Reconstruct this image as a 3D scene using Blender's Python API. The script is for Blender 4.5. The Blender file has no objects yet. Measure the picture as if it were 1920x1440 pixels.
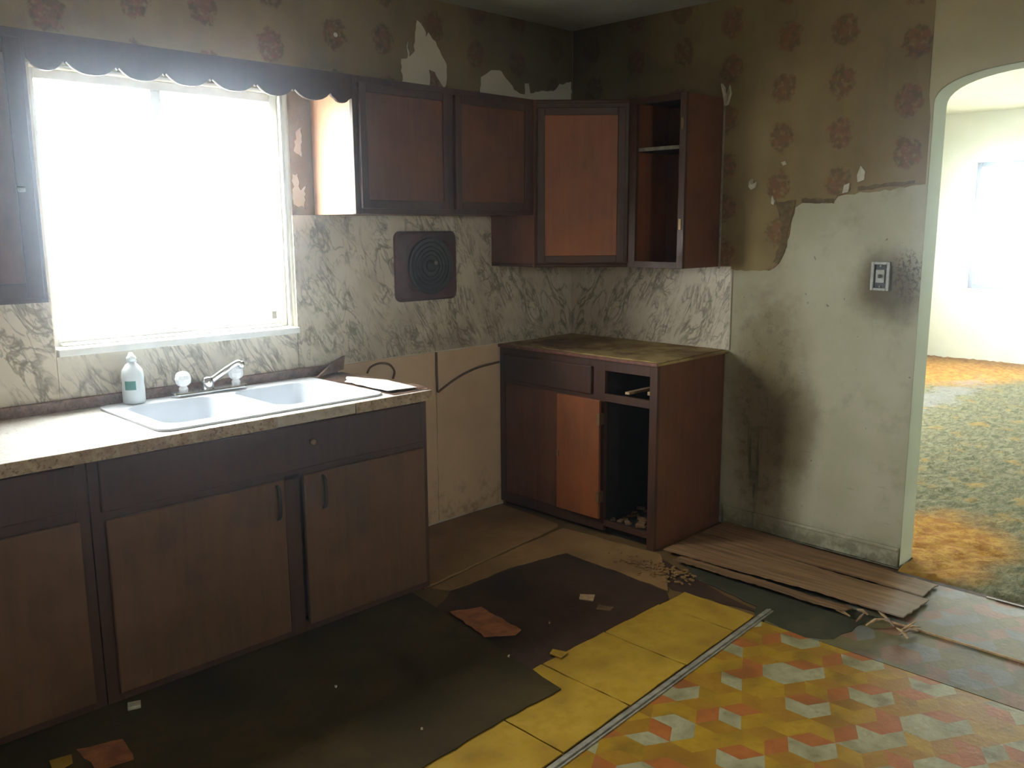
import bpy, bmesh, math, random
from mathutils import Vector, Matrix, noise as mn

scene = bpy.context.scene
COL = scene.collection
random.seed(7)

# ------------------------------------------------------------------ camera
CAM = Vector((-3.8492, -3.3752, 1.52))
YAW, PITCH, ROLL, FPX = 0.7831, -0.1774, -0.0058, 1648.29
fw = Vector((math.sin(YAW)*math.cos(PITCH), math.cos(YAW)*math.cos(PITCH), math.sin(PITCH)))
rt = Vector((math.cos(YAW), -math.sin(YAW), 0))
up = rt.cross(fw)
rt2 = rt*math.cos(ROLL) + up*math.sin(ROLL)
up2 = -rt*math.sin(ROLL) + up*math.cos(ROLL)
cd = bpy.data.cameras.new('camera')
cd.sensor_width = 36.0
cd.lens = FPX/1920*36
cd.clip_start = 0.05
cam = bpy.data.objects.new('camera', cd)
COL.objects.link(cam)
cam.matrix_world = Matrix(((rt2.x, up2.x, -fw.x, CAM.x), (rt2.y, up2.y, -fw.y, CAM.y),
                           (rt2.z, up2.z, -fw.z, CAM.z), (0, 0, 0, 1)))
scene.camera = cam

# ------------------------------------------------------------------ sky and exposure
world = bpy.data.worlds.new('world')
scene.world = world
world.use_nodes = True
bg = world.node_tree.nodes['Background']
bg.inputs['Color'].default_value = (0.97, 0.98, 0.98, 1)
bg.inputs['Strength'].default_value = 50.0
vs = scene.view_settings
vs.view_transform = 'Standard'
vs.look = 'None'
vs.gamma = 1.0
vs.use_curve_mapping = False
vs.exposure = 0.0
scene.cycles.diffuse_bounces = 4
scene.cycles.max_bounces = 6
scene.cycles.use_adaptive_sampling = True
scene.cycles.adaptive_threshold = 0.03
scene.cycles.adaptive_min_samples = 32
scene.cycles.glossy_bounces = 2
scene.cycles.transmission_bounces = 2
scene.cycles.sample_clamp_indirect = 12.0


def portal(name, loc, rot, sx, sy):
    """sampling portal in a window opening: gives no light of its own"""
    l = bpy.data.lights.new(name, 'AREA')
    l.shape = 'RECTANGLE'
    l.size, l.size_y = sx, sy
    l.cycles.is_portal = True
    o = bpy.data.objects.new(name, l)
    COL.objects.link(o)
    o.location = loc
    o.rotation_euler = rot


# ------------------------------------------------------------------ node helper
class S:
    def __init__(s, g, sock):
        s.g, s.s = g, sock

    def _m(s, op, o=None, o2=None):
        return s.g.math(op, s, o, o2)

    def __add__(s, o): return s._m('ADD', o)
    def __sub__(s, o): return s._m('SUBTRACT', o)
    def __mul__(s, o): return s._m('MULTIPLY', o)
    def __truediv__(s, o): return s._m('DIVIDE', o)
    def __rsub__(s, o): return s.g.math('SUBTRACT', o, s)
    __radd__ = __add__
    __rmul__ = __mul__
    def abs(s): return s._m('ABSOLUTE')
    def floor(s): return s._m('FLOOR')
    def fract(s): return s._m('FRACT')
    def mod(s, v): return s._m('FLOORED_MODULO', v)
    def min(s, o): return s._m('MINIMUM', o)
    def max(s, o): return s._m('MAXIMUM', o)
    def pow(s, o): return s._m('POWER', o)
    def sqrt(s): return s._m('SQRT')
    def lt(s, o): return s._m('LESS_THAN', o)
    def gt(s, o): return s._m('GREATER_THAN', o)

    def step(s, a, b):
        """smooth 0..1 as the value goes from a to b (a may be larger)"""
        n = s.g.n('ShaderNodeMapRange')
        n.interpolation_type = 'SMOOTHSTEP'
        flip = a > b
        s.g.put(n.inputs[0], s)
        n.inputs[1].default_value, n.inputs[2].default_value = (b, a) if flip else (a, b)
        n.inputs[3].default_value, n.inputs[4].default_value = (1, 0) if flip else (0, 1)
        return S(s.g, n.outputs[0])


class G:
    def __init__(s, name):
        s.mat = bpy.data.materials.new(name)
        s.mat.use_nodes = True
        s.nt = s.mat.node_tree
        s.bsdf = s.nt.nodes['Principled BSDF']
        s.out = s.nt.nodes['Material Output']
        s._c = None

    def n(s, t):
        return s.nt.nodes.new(t)

    def put(s, sock, v):
        if isinstance(v, S):
            s.nt.links.new(v.s, sock)
        elif isinstance(v, (tuple, list)):
            sock.default_value = tuple(v) + ((1,) if len(v) == 3 and len(sock.default_value) == 4 else ())
        elif v is not None:
            sock.default_value = v

    def math(s, op, a, b=None, c=None):
        n = s.n('ShaderNodeMath')
        n.operation = op
        s.put(n.inputs[0], a)
        s.put(n.inputs[1], b)
        s.put(n.inputs[2], c)
        return S(s, n.outputs[0])

    def co(s):
        if s._c is None:
            s._c = S(s, s.n('ShaderNodeTexCoord').outputs['Object'])
        return s._c

    def world(s):
        return S(s, s.n('ShaderNodeNewGeometry').outputs['Position'])

    def xyz(s, v):
        n = s.n('ShaderNodeSeparateXYZ')
        s.put(n.inputs[0], v)
        return [S(s, o) for o in n.outputs]

    def vec(s, x, y, z):
        n = s.n('ShaderNodeCombineXYZ')
        for i, v in enumerate((x, y, z)):
            s.put(n.inputs[i], v)
        return S(s, n.outputs[0])

    def map(s, v, scale=(1, 1, 1), rot=(0, 0, 0), loc=(0, 0, 0)):
        n = s.n('ShaderNodeMapping')
        s.put(n.inputs[0], v)
        n.inputs['Location'].default_value = loc
        n.inputs['Rotation'].default_value = rot
        n.inputs['Scale'].default_value = scale
        return S(s, n.outputs[0])

    def noise(s, v, scale, detail=4, rough=.55, dist=0.0):
        n = s.n('ShaderNodeTexNoise')
        s.put(n.inputs['Vector'], v)
        n.inputs['Scale'].default_value = scale
        n.inputs['Detail'].default_value = detail
        n.inputs['Roughness'].default_value = rough
        n.inputs['Distortion'].default_value = dist
        return S(s, n.outputs[0])

    def mix(s, f, a, b):
        n = s.n('ShaderNodeMix')
        n.data_type = 'RGBA'
        s.put(n.inputs[0], f)
        s.put(n.inputs[6], a)
        s.put(n.inputs[7], b)
        return S(s, n.outputs[2])

    def bump(s, h, dist=.01, strength=.5):
        n = s.n('ShaderNodeBump')
        n.inputs['Strength'].default_value = strength
        n.inputs['Distance'].default_value = dist
        s.put(n.inputs['Height'], h)
        s.nt.links.new(n.outputs[0], s.bsdf.inputs['Normal'])

    def done(s, col, rough=.6, spec=.4, metal=0.0):
        s.put(s.bsdf.inputs['Base Color'], col)
        s.put(s.bsdf.inputs['Roughness'], rough)
        s.bsdf.inputs['Specular IOR Level'].default_value = spec
        s.bsdf.inputs['Metallic'].default_value = metal
        return s.mat


def c8(r, g, b):
    """sRGB 0-255 to linear"""
    return tuple((v/255/12.92 if v/255 <= .04045 else ((v/255+.055)/1.055)**2.4) for v in (r, g, b))


# ------------------------------------------------------------------ materials
def wood(name, a, b, axis='z', rough=.45, grime=.5, gcol=(.012, .01, .008), fine=34, spec=.35):
    g = G(name)
    p = g.world()
    k = {'x': (3, fine, fine), 'y': (fine, 3, fine), 'z': (fine, fine, 2.5)}[axis]
    f = g.noise(g.map(p, k), 1.0, 5, .6, .3)
    c = g.mix(f.step(.25, .8)*.75, a, b)
    bl = g.noise(p, 5.5, 3, .5)
    c = g.mix(bl.step(.35, .75)*.5, c, tuple(min(1, v*k_) for v, k_ in zip(a, (1.25, 1.15, .95))))
    d = g.noise(p, 3.2, 5, .65)
    c = g.mix(d.step(.47, .8)*grime, c, gcol)
    g.bump(f, .002, .25)
    return g.done(c, g.noise(p, 9, 3).step(.2, .9)*.25 + (rough-.1), spec)


def plain(name, col, rough=.5, var=.25, scale=14, spec=.4, metal=0.0, bump=0.0):
    g = G(name)
    p = g.world()
    f = g.noise(p, scale, 5, .6)
    dark = tuple(v*(1-var) for v in col)
    lite = tuple(min(1, v*(1+var*.6)) for v in col)
    c = g.mix(f.step(.3, .7), dark, lite)
    if bump:
        g.bump(f, bump, .5)
    return g.done(c, rough, spec, metal)


M = {}
M['frame'] = wood('dark_cabinet_wood', (.070, .030, .017), (.040, .016, .010), grime=.45)
M['door'] = wood('brown_cabinet_door_wood', (.150, .056, .025), (.095, .034, .016), grime=.45)
M['door_warm'] = wood('reddish_cabinet_panel_wood', (.25, .085, .030), (.165, .054, .02), grime=.4)
M['inner'] = wood('raw_inner_door_wood', (.24, .072, .018), (.16, .046, .012), grime=.3, rough=.6)
M['raw_side'] = wood('window_lit_raw_side', (.62, .36, .23), (.50, .28, .17), grime=.1, rough=.5)  # raw wood, paled to carry the window light on this panel
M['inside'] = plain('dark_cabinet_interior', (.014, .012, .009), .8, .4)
M['base_door'] = wood('worn_base_door_wood', (.135, .068, .03), (.088, .042, .02), grime=.5)
M['edge_red'] = plain('red_brown_worn_edge', (.17, .06, .04), .6, .4, 30)
M['chrome'] = plain('chrome', (.75, .77, .8), .18, .1, 20, .5, 1.0)
M['acrylic'] = plain('clear_acrylic_knob', (.82, .84, .86), .12, .08, 60, .6)
M['porcelain'] = plain('white_porcelain', (.62, .66, .71), .25, .06, 6, .5)
M['white_paint'] = plain('white_window_paint', (.78, .78, .74), .5, .1, 8)
M['bottle'] = plain('translucent_white_plastic', (.62, .68, .7), .35, .05, 10)
M['green_print'] = plain('green_label_print', (.03, .16, .13), .5, .1, 30)
M['black'] = plain('black_rubber', (.012, .012, .012), .5, .2, 30)
M['cord'] = plain('brown_cord', (.15, .085, .04), .6, .3, 30)
M['maroon'] = plain('maroon_metal', (.075, .022, .016), .45, .35, 18, .5)
M['dark_metal'] = plain('dark_grey_metal', (.022, .02, .02), .4, .3, 30, .5)
M['pale_wear'] = plain('pale_splintered_wood', (.5, .34, .19), .8, .3, 40)
M['under_paper'] = plain('brown_under_paper', (.145, .10, .042), .9, .35, 30)
M['paper_white'] = plain('torn_white_paper', (.55, .52, .42), .9, .15, 40)
M['grey_strip'] = plain('grey_metal_strip', (.27, .25, .2), .5, .35, 25)
M['brass'] = plain('tarnished_brass', (.22, .14, .06), .4, .2, 40, .5, .6)
M['box_metal'] = plain('dull_outlet_metal', (.30, .30, .27), .5, .25, 50, .5, .3)


def mk_glass():
    g = G('window_glass')
    tr = g.n('ShaderNodeBsdfTransparent')
    tr.inputs[0].default_value = (.96, .98, .97, 1)
    gl = g.n('ShaderNodeBsdfGlossy')
    gl.inputs['Roughness'].default_value = .02
    mx = g.n('ShaderNodeMixShader')
    mx.inputs[0].default_value = .05
    g.nt.links.new(tr.outputs[0], mx.inputs[1])
    g.nt.links.new(gl.outputs[0], mx.inputs[2])
    g.nt.links.new(mx.outputs[0], g.out.inputs[0])
    return g.mat


M['glass'] = mk_glass()


def mk_marble():
    g = G('marble_print_panel')
    p = g.world()
    x, y, z = g.xyz(p)
    q = g.vec(x + y + z*.45, z*.75 - (x + y)*.3, 0.0)
    w = g.noise(q, 6, 4, .6)
    v1 = (g.noise(g.map(q, (1.0, .5, 1), (0, 0, .9)), 8, 4, .55, 1.6) - .5).abs()
    v2 = (g.noise(g.map(q, (1.0, .55, 1), (0, 0, .7), (3, 1, 0)), 17, 3, .55, 1.2) - .5).abs()
    a = v1.step(.05, .0)*w.step(.33, .58)
    b = v2.step(.06, .0)*w.step(.36, .62)
    c = g.mix(g.noise(p, 4, 4).step(.3, .75), (.58, .51, .39), (.70, .64, .52))
    c = g.mix(a*.75, c, (.17, .14, .085))
    c = g.mix(b*.65, c, (.16, .14, .10))
    # brown grease film, thicker low over the missing stove
    gr = (x + .8).abs().step(.95, .2)*z.step(1.45, .95)*g.noise(p, 5, 4).step(.3, .7)
    c = g.mix(gr*.5, c, (.19, .13, .07))
    return g.done(c, .38, .4)


M['marble'] = mk_marble()


def mk_wallpaper():
    g = G('faded_floral_wallpaper')
    p = g.world()
    x, y, z = g.xyz(p)
    u = x + y
    pu, pv = .285, .215
    k = (u + 1.29 + pu*.5)/pu*-1.0 + 1.0
    ki = k.floor()
    off = ((ki.mod(3.0) - 2.0).abs()).lt(.5)*.5
    lu = (k - ki - .5)*pu
    rr = (z - 2.135)/pv + .5 + off
    ri = rr.floor()
    lv = (rr - ri - .5)*pv
    hsh = g.noise(g.vec(ki*3.7, ri*5.3, 0.0), 1.0, 0) - .5
    lu = lu + hsh*.08
    lv = lv + hsh*.05
    wob = g.noise(p, 26, 4, .65)
    d = ((lu*lu*1.25 + lv*lv).sqrt() - (wob - .5)*.085)
    mask = d.step(.075, .055)
    core = d.step(.045, .025)
    base = g.mix(g.noise(p, 2.2, 4).step(.3, .75), (.20, .148, .064), (.30, .23, .112))
    stripe = g.noise(g.vec(u*1.0, z*.06, 0.0), 16, 3)
    base = g.mix(stripe.step(.45, .75)*.35, base, (.29, .21, .08))
    fl = g.mix(g.noise(p, 30, 3).step(.4, .62), (.10, .068, .03), (.21, .075, .04))
    fl = g.mix(core*.5, fl, (.22, .085, .045))
    c = g.mix(mask*.72*g.noise(p, 38, 3).step(.3, .52), base, fl)
    # darker towards the ceiling corner
    darkening = ((u*u*.5 + (z - 2.62)*(z - 2.62)).sqrt() + (g.noise(p, 3, 4) - .5)*.5)  .step(.85, .1)
    c = g.mix(darkening*.74, c, (.045, .036, .018))
    g.bump(g.noise(p, 50, 3), .003, .3)
    return g.done(c, .8, .2)


M['paper'] = mk_wallpaper()


def mk_plaster(name, lo, hi, right=False):
    g = G(name)
    p = g.world()
    x, y, z = g.xyz(p)
    c = g.mix(g.noise(p, 2.6, 5).step(.3, .7), lo, hi)
    fine = g.noise(p, 40, 4)
    if right:
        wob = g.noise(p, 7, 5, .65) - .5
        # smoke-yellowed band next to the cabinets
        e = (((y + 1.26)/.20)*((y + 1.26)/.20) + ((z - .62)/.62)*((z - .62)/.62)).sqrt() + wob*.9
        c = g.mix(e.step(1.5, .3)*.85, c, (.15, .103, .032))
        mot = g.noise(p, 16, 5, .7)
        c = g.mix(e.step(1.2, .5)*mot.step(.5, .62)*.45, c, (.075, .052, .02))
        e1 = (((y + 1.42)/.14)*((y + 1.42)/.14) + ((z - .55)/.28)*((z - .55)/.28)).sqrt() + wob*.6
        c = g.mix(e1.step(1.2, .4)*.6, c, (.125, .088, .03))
        # soot round the electric box
        e2 = (((y + 1.83)/.12)*((y + 1.83)/.12) + ((z - 1.255)/.115)*((z - 1.255)/.115)).sqrt() + wob*1.1
        c = g.mix(e2.step(1.9, .6)*.92, c, (.10, .070, .028))
        sp = g.noise(p, 55, 3, .7)
        e3 = (((y + 1.90)/.07)*((y + 1.90)/.07) + ((z - 1.30)/.11)*((z - 1.30)/.11)).sqrt() + wob*.5
        c = g.mix(e3.step(1.3, .6)*sp.step(.48, .58)*.8, c, (.05, .04, .022))
        # black drips low on the wall
        dr = g.noise(g.vec(y*40.0, z*2.2, 0.0), 1.0, 4, .6)
        band = ((y + 1.215)/.075).abs().step(1.1, .5)*((z - .27)/.30).abs().step(1.1, .6)
        c = g.mix(band*dr.step(.47, .68)*.9, c, (.03, .024, .012))
        # scuffs
        sc = g.noise(g.map(p, (1, 3, 20), (.5, 0, 0)), 2.0, 4, .6)
        c = g.mix(sc.step(.62, .75)*.4*z.step(1.1, .3), c, (.12, .1, .07))
        spk = g.noise(p, 28, 2)
        c = g.mix(spk.step(.70, .76)*.6, c, (.05, .045, .03))
        blo = g.noise(p, 5, 6, .7)
        c = g.mix(blo.step(.5, .72)*.4, c, (.22, .19, .11))
        c = g.mix(z.step(.16, .02)*g.noise(p, 14, 5, .7).step(.35, .6)*.7, c, (.12, .095, .05))
    g.bump(fine, .003, .25)
    return g.done(c, .75, .25)


M['plaster_right'] = mk_plaster('stained_wall_plaster', (.40, .385, .265), (.48, .465, .345), True)
M['plaster'] = mk_plaster('bare_cream_plaster', (.62, .56, .44), (.70, .65, .54))
M['arch_paint'] = mk_plaster('cream_arch_paint', (.44, .38, .22), (.50, .44, .27))
M['jamb_paint'] = mk_plaster('pale_jamb_paint', (.55, .60, .52), (.64, .69, .60))
M['far_wall'] = mk_plaster('pale_green_white_paint', (.70, .73, .62), (.76, .78, .68))
M['ceiling'] = mk_plaster('dull_ceiling_paint', (.40, .41, .36), (.52, .53, .48))


def mk_gap():
    g = G('tan_bare_wallboard')
    p = g.world()
    x, y, z = g.xyz(p)
    c = g.mix(g.noise(p, 3, 5).step(.3, .7), (.62, .44, .27), (.72, .53, .34))
    c = g.mix(z.step(.35, .0)*g.noise(p, 12, 5, .7).step(.45, .7)*.7, c, (.22, .13, .06))
    return g.done(c, .8, .2)


M['gap'] = mk_gap()


def mk_laminate(name, a, b, spk, rough=.3):
    g = G(name)
    p = g.world()
    f = g.noise(p, 34, 5, .7)
    c = g.mix(f.step(.35, .65), a, b)
    c = g.mix(g.noise(p, 90, 3).step(.56, .66)*.7, c, spk)
    c = g.mix(g.noise(p, 6, 5, .6).step(.55, .75)*.5, c, (.2, .13, .08))
    return g.done(c, rough, .5)


M['laminate'] = mk_laminate('speckled_cream_laminate', (.78, .75, .70), (.86, .84, .80), (.5, .42, .34), .32)
M['edge'] = mk_laminate('speckled_tan_edge', (.30, .20, .11), (.46, .35, .22), (.09, .05, .03), .5)
M['edge_pale'] = mk_laminate('bare_pale_edge', (.42, .36, .28), (.5, .44, .35), (.3, .24, .18), .6)
M['chipboard'] = mk_laminate('stripped_brown_chipboard', (.16, .085, .055), (.26, .16, .11), (.07, .04, .03), .5)


def mk_top():
    g = G('stripped_worn_countertop')
    p = g.world()
    c = g.mix(g.noise(p, 5, 5, .6).step(.38, .6), (.22, .125, .05), (.42, .31, .13))
    c = g.mix(g.noise(p, 3.1, 5, .7).step(.56, .62)*.6, c, (.08, .05, .022))
    return g.done(c, .75, .2)


M['top'] = mk_top()


def mk_floor(name, a, b, dark, amt=.6, scale=3, rough=.7, spec=.12):
    g = G(name)
    p = g.world()
    c = g.mix(g.noise(p, scale*4, 5, .6).step(.3, .7), a, b)
    c = g.mix(g.noise(p, scale, 6, .65).step(.45, .68)*amt, c, dark)
    f = g.noise(p, 60, 4)
    c = g.mix(f.step(.6, .72)*.25, c, dark)
    g.bump(f, .002, .4)
    return g.done(c, rough, spec)


M['subfloor'] = mk_floor('grimy_subfloor', (.13, .075, .028), (.19, .115, .042), (.045, .032, .014))
M['ply'] = mk_floor('brown_plywood_subfloor', (.25, .14, .05), (.32, .19, .078), (.10, .055, .025), .6)
M['tar'] = mk_floor('dark_brown_adhesive', (.05, .026, .017), (.075, .042, .026), (.022, .016, .011), .7)
M['mat'] = mk_floor('dark_olive_floor_sheet', (.050, .036, .013), (.085, .055, .02), (.02, .017, .008), .75, 1.8, .9)
M['slate'] = mk_floor('shaded_slate_vinyl', (.045, .042, .024), (.075, .070, .042), (.022, .02, .012), .7)
M['yellow'] = mk_floor('yellow_vinyl_tile', (.36, .215, .022), (.45, .285, .04), (.22, .115, .018), .75, 5, .45)
M['orange_scrap'] = plain('orange_brown_tile_scrap', (.36, .13, .05), .7, .4, 20)
M['lino_gold'] = mk_floor('gold_linoleum_print', (.31, .175, .014), (.39, .235, .024), (.15, .08, .015), .75, 7, .4)
M['lino_ochre'] = mk_floor('ochre_linoleum_print', (.27, .13, .014), (.33, .175, .022), (.13, .065, .015), .55, 5, .4)
M['lino_rust'] = mk_floor('rust_linoleum_print', (.31, .095, .024), (.37, .13, .034), (.17, .07, .022), .75, 7, .4)
M['lino_pale'] = mk_floor('pale_grey_linoleum_print', (.27, .245, .13), (.35, .33, .20), (.14, .11, .045), .85, 9, .4)
M['dl_gold'] = mk_floor('dull_olive_linoleum_print', (.12, .105, .045), (.17, .14, .06), (.065, .062, .04), .7, 5, .5)
M['dl_rust'] = mk_floor('dull_rust_linoleum_print', (.19, .10, .055), (.24, .14, .085), (.09, .075, .055), .7, 5, .5)
M['dl_pale'] = mk_floor('dull_grey_linoleum_print', (.14, .14, .12), (.19, .19, .17), (.075, .075, .065), .7, 5, .5)


def mk_board():
    g = G('weathered_board_wood')
    p = g.world()
    x, y, z = g.xyz(p)
    f = g.noise(g.map(p, (55, 2.2, 20)), 1.0, 5, .65, .4)
    c = g.mix(f.step(.3, .7), (.15, .08, .036), (.31, .185, .092))
    h = g.noise(g.map(p, (14, 1.0, 8)), 1.0, 4, .6, .5)
    c = g.mix(h.step(.5, .66)*.6, c, (.09, .055, .026))
    c = g.mix(g.noise(p, 6, 5, .65).step(.52, .72)*.55, c, (.19, .085, .03))
    c = g.mix(((y*-1.0) + (g.noise(p, 9, 4) - .5)*.25).step(2.02, 2.16)*.6, c, (.36, .31, .26))
    g.bump(f, .004, .6)
    return g.done(c, .8, .2)


M['board'] = mk_board()


def mk_carpet():
    g = G('green_orange_shag_carpet')
    p = g.world()
    x, y, z = g.xyz(p)
    n = g.noise(p, 1.3, 5, .6)
    c = g.mix(g.noise(g.map(p, (1, 2.0, .2), (0, 0, .8)), 14, 6, .75, .6).step(.38, .62), (.10, .10, .05), (.225, .215, .125))
    c = g.mix(g.noise(p, 6, 4).step(.55, .72)*.7, c, (.34, .22, .05))
    near = (((x - .35)/.75)*((x - .35)/.75) + ((y + 1.95)/.33)*((y + 1.95)/.33)).sqrt() + (n - .5)*1.4
    far = (x - y*-1.0 - 4.6 + 0.0) + (n - .5)*1.5
    om = near.step(1.2, .6).max(far.step(-.45, .3))
    c = g.mix(om*.9, c, g.mix(g.noise(p, 20, 4).step(.35, .65), (.36, .14, .015), (.52, .29, .05)))
    bl = (((x - 4.1)/1.6)*((x - 4.1)/1.6) + ((y + .62)/.25)*((y + .62)/.25)).sqrt() + (g.noise(p, 4, 5, .7) - .5)*3.0
    c = g.mix(bl.step(1.0, .3)*.5, c, (.27, .27, .29))
    g.bump(g.noise(p, 45, 5, .75), .03, 1.0)
    return g.done(c, .95, .1)


M['carpet'] = mk_carpet()

# ------------------------------------------------------------------ mesh helpers
OFF = {}


def link(o, parent):
    COL.objects.link(o)
    if parent is not None:
        o.parent = parent


def tag(o, label=None, cat=None, group=None, kind=None):
    if label: o['label'] = label
    if cat: o['category'] = cat
    if group: o['group'] = group
    if kind: o['kind'] = kind
    return o


def thing(name, label, cat, loc, group=None):
    o = bpy.data.objects.new(name, None)
    o.empty_display_size = .05
    o.location = loc
    COL.objects.link(o)
    OFF[o] = Vector(loc)
    return tag(o, label, cat, group)


def from_bm(name, bm, mat, parent=None, origin=None, smooth=False):
    """bm holds world coordinates; a top-level mesh gets its origin at its base"""
    bmesh.ops.recalc_face_normals(bm, faces=bm.faces)
    me = bpy.data.meshes.new(name)
    if parent is not None:
        o_ = OFF[parent]
    elif origin is not None:
        o_ = Vector(origin)
    else:
        xs = [v.co for v in bm.verts]
        o_ = Vector((sum(v.x for v in xs)/len(xs), sum(v.y for v in xs)/len(xs), min(v.z for v in xs)))
    for v in bm.verts:
        v.co -= o_
    bm.to_mesh(me)
    bm.free()
    for m in (mat if isinstance(mat, list) else [mat]):
        me.materials.append(M[m] if isinstance(m, str) else m)
    if smooth:
        me.polygons.foreach_set('use_smooth', [True]*len(me.polygons))
    ob = bpy.data.objects.new(name, me)
    if parent is None:
        ob.location = o_
    link(ob, parent)
    OFF[ob] = o_
    return ob


def abox(bm, x0, x1, y0, y1, z0, z1, bevel=0.0):
    r = bmesh.ops.create_cube(bm, size=1.0)
    vs_ = r['verts']
    for v in vs_:
        v.co = Vector(((x0+x1)/2 + v.co.x*(x1-x0), (y0+y1)/2 + v.co.y*(y1-y0), (z0+z1)/2 + v.co.z*(z1-z0)))
    if bevel:
        es = list({e for v in vs_ for e in v.link_edges})
        bmesh.ops.bevel(bm, geom=es, offset=bevel, segments=2, profile=.5, affect='EDGES')
    return vs_


def box(name, b, mat, parent=None, bevel=.002):
    bm = bmesh.new()
    abox(bm, *b, bevel=bevel)
    return from_bm(name, bm, mat, parent)


def boxes(name, bs, mat, parent=None, bevel=.002):
    bm = bmesh.new()
    for b in bs:
        abox(bm, *b, bevel=bevel)
    return from_bm(name, bm, mat, parent)


def jag(pts, amp=.006, step=.02, seed=0, closed=True):
    """roughen an outline"""
    rnd = random.Random(seed)
    out = []
    n = len(pts)
    for i in range(n if closed else n-1):
        a, b = Vector(pts[i]), Vector(pts[(i+1) % n])
        k = max(1, int((b-a).length/step))
        d = (b-a)
        nrm = Vector((-d.y, d.x)).normalized() if d.length else Vector((0, 0))
        for j in range(k):
            p = a + d*(j/k)
            out.append(tuple(p + nrm*rnd.uniform(-amp, amp)))
    if not closed:
        out.append(tuple(pts[-1]))
    return out


def sheet_bm(loops, plane, pos, thick):
    """flat sheet with holes: outer loop first, extruded by thick about pos+thick/2"""
    cu = bpy.data.curves.new('tmp', 'CURVE')
    cu.dimensions = '2D'
    cu.fill_mode = 'BOTH'
    cu.extrude = abs(thick)/2
    for lp in loops:
        sp = cu.splines.new('POLY')
        sp.points.add(len(lp)-1)
        for i, (a, b) in enumerate(lp):
            sp.points[i].co = (a, b, 0, 1)
        sp.use_cyclic_u = True
    ob = bpy.data.objects.new('tmp', cu)
    me = bpy.data.meshes.new_from_object(ob)
    bm = bmesh.new()
    bm.from_mesh(me)
    bpy.data.objects.remove(ob)
    bpy.data.curves.remove(cu)
    bpy.data.meshes.remove(me)
    bmesh.ops.remove_doubles(bm, verts=bm.verts, dist=1e-5)
    mid = pos + thick/2
    for v in bm.verts:
        a, b, c = v.co
        v.co = {'xz': (a, mid+c, b), 'yz': (mid+c, a, b), 'xy': (a, b, mid+c)}[plane]
    return bm


def sheet(name, loops, plane, pos, thick, mat, parent=None):
    return from_bm(name, sheet_bm(loops, plane, pos, thick), mat, parent)


def tube_bm(bm, pts, r, seg=8, caps=True):
    """tube through points; r a number or a list"""
    pts = [Vector(p) for p in pts]
    rs = r if isinstance(r, (list, tuple)) else [r]*len(pts)
    rings = []
    prev = None
    for i, p in enumerate(pts):
        d = (pts[min(i+1, len(pts)-1)] - pts[max(i-1, 0)]).normalized()
        if prev is None:
            a = d.orthogonal().normalized()
        else:
            a = (prev - d*prev.dot(d)).normalized()
        prev = a
        b = d.cross(a)
        rings.append([bm.verts.new(p + (a*math.cos(2*math.pi*k/seg) + b*math.sin(2*math.pi*k/seg))*rs[i]) for k in range(seg)])
    for i in range(len(rings)-1):
        for k in range(seg):
            bm.faces.new((rings[i][k], rings[i][(k+1) % seg], rings[i+1][(k+1) % seg], rings[i+1][k]))
    if caps:
        bm.faces.new(rings[0][::-1])
        bm.faces.new(rings[-1])


def smooth_path(pts, k=6):
    """Catmull-Rom through points"""
    P = [Vector(p) for p in pts]
    P = [P[0]*2 - P[1]] + P + [P[-1]*2 - P[-2]]
    out = []
    for i in range(1, len(P)-2):
        for j in range(k):
            t = j/k
            a, b, c, d = P[i-1], P[i], P[i+1], P[i+2]
            out.append(.5*((2*b) + (c-a)*t + (2*a-5*b+4*c-d)*t*t + (3*b-a-3*c+d)*t**3))
    out.append(P[-2])
    return out


def tube(name, pts, r, mat, parent=None, seg=8):
    bm = bmesh.new()
    tube_bm(bm, pts, r, seg)
    return from_bm(name, bm, mat, parent, smooth=True)


def lathe_bm(bm, prof, c, axis='z', seg=24):
    """prof: (radius, height) list; c centre"""
    c = Vector(c)
    rings = []
    for r, h in prof:
        ring = []
        for k in range(seg):
            a = 2*math.pi*k/seg
            u, v = r*math.cos(a), r*math.sin(a)
            ring.append(bm.verts.new(c + Vector({'z': (u, v, h), 'y': (u, h, v), 'x': (h, u, v)}[axis])))
        rings.append(ring)
    for i in range(len(rings)-1):
        for k in range(seg):
            bm.faces.new((rings[i][k], rings[i][(k+1) % seg], rings[i+1][(k+1) % seg], rings[i+1][k]))
    bm.faces.new(rings[0][::-1])
    bm.faces.new(rings[-1])


def lathe(name, prof, c, mat, parent=None, axis='z', seg=24):
    bm = bmesh.new()
    lathe_bm(bm, prof, c, axis, seg)
    return from_bm(name, bm, mat, parent, smooth=True)


def rrect(x0, x1, y0, y1, r, k=5):
    out = []
    for cx, cy, a0 in ((x1-r, y1-r, 0), (x0+r, y1-r, 90), (x0+r, y0+r, 180), (x1-r, y0+r, 270)):
        for j in range(k+1):
            a = math.radians(a0 + 90*j/k)
            out.append((cx + r*math.cos(a), cy + r*math.sin(a)))
    return out


# ------------------------------------------------------------------ the rooms
H = 2.576
XW, YS = -4.7, -5.0          # west and south ends of the kitchen
U = .315                     # depth of wall cabinets
ZT, ZB, ZS = 2.123, 1.317, 1.574
WX0, WX1, WZ0, WZ1 = -2.80, -1.815, 1.09, 2.075   # kitchen window
T = .14

floor = tag(box('floor', (XW, -.03, YS, 0, -.05, 0), 'subfloor', bevel=0), kind='structure')
ceil = tag(box('ceiling', (XW-.1, 0.0, YS-.1, .0, H, H+.1), 'ceiling', bevel=0), kind='structure')

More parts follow.
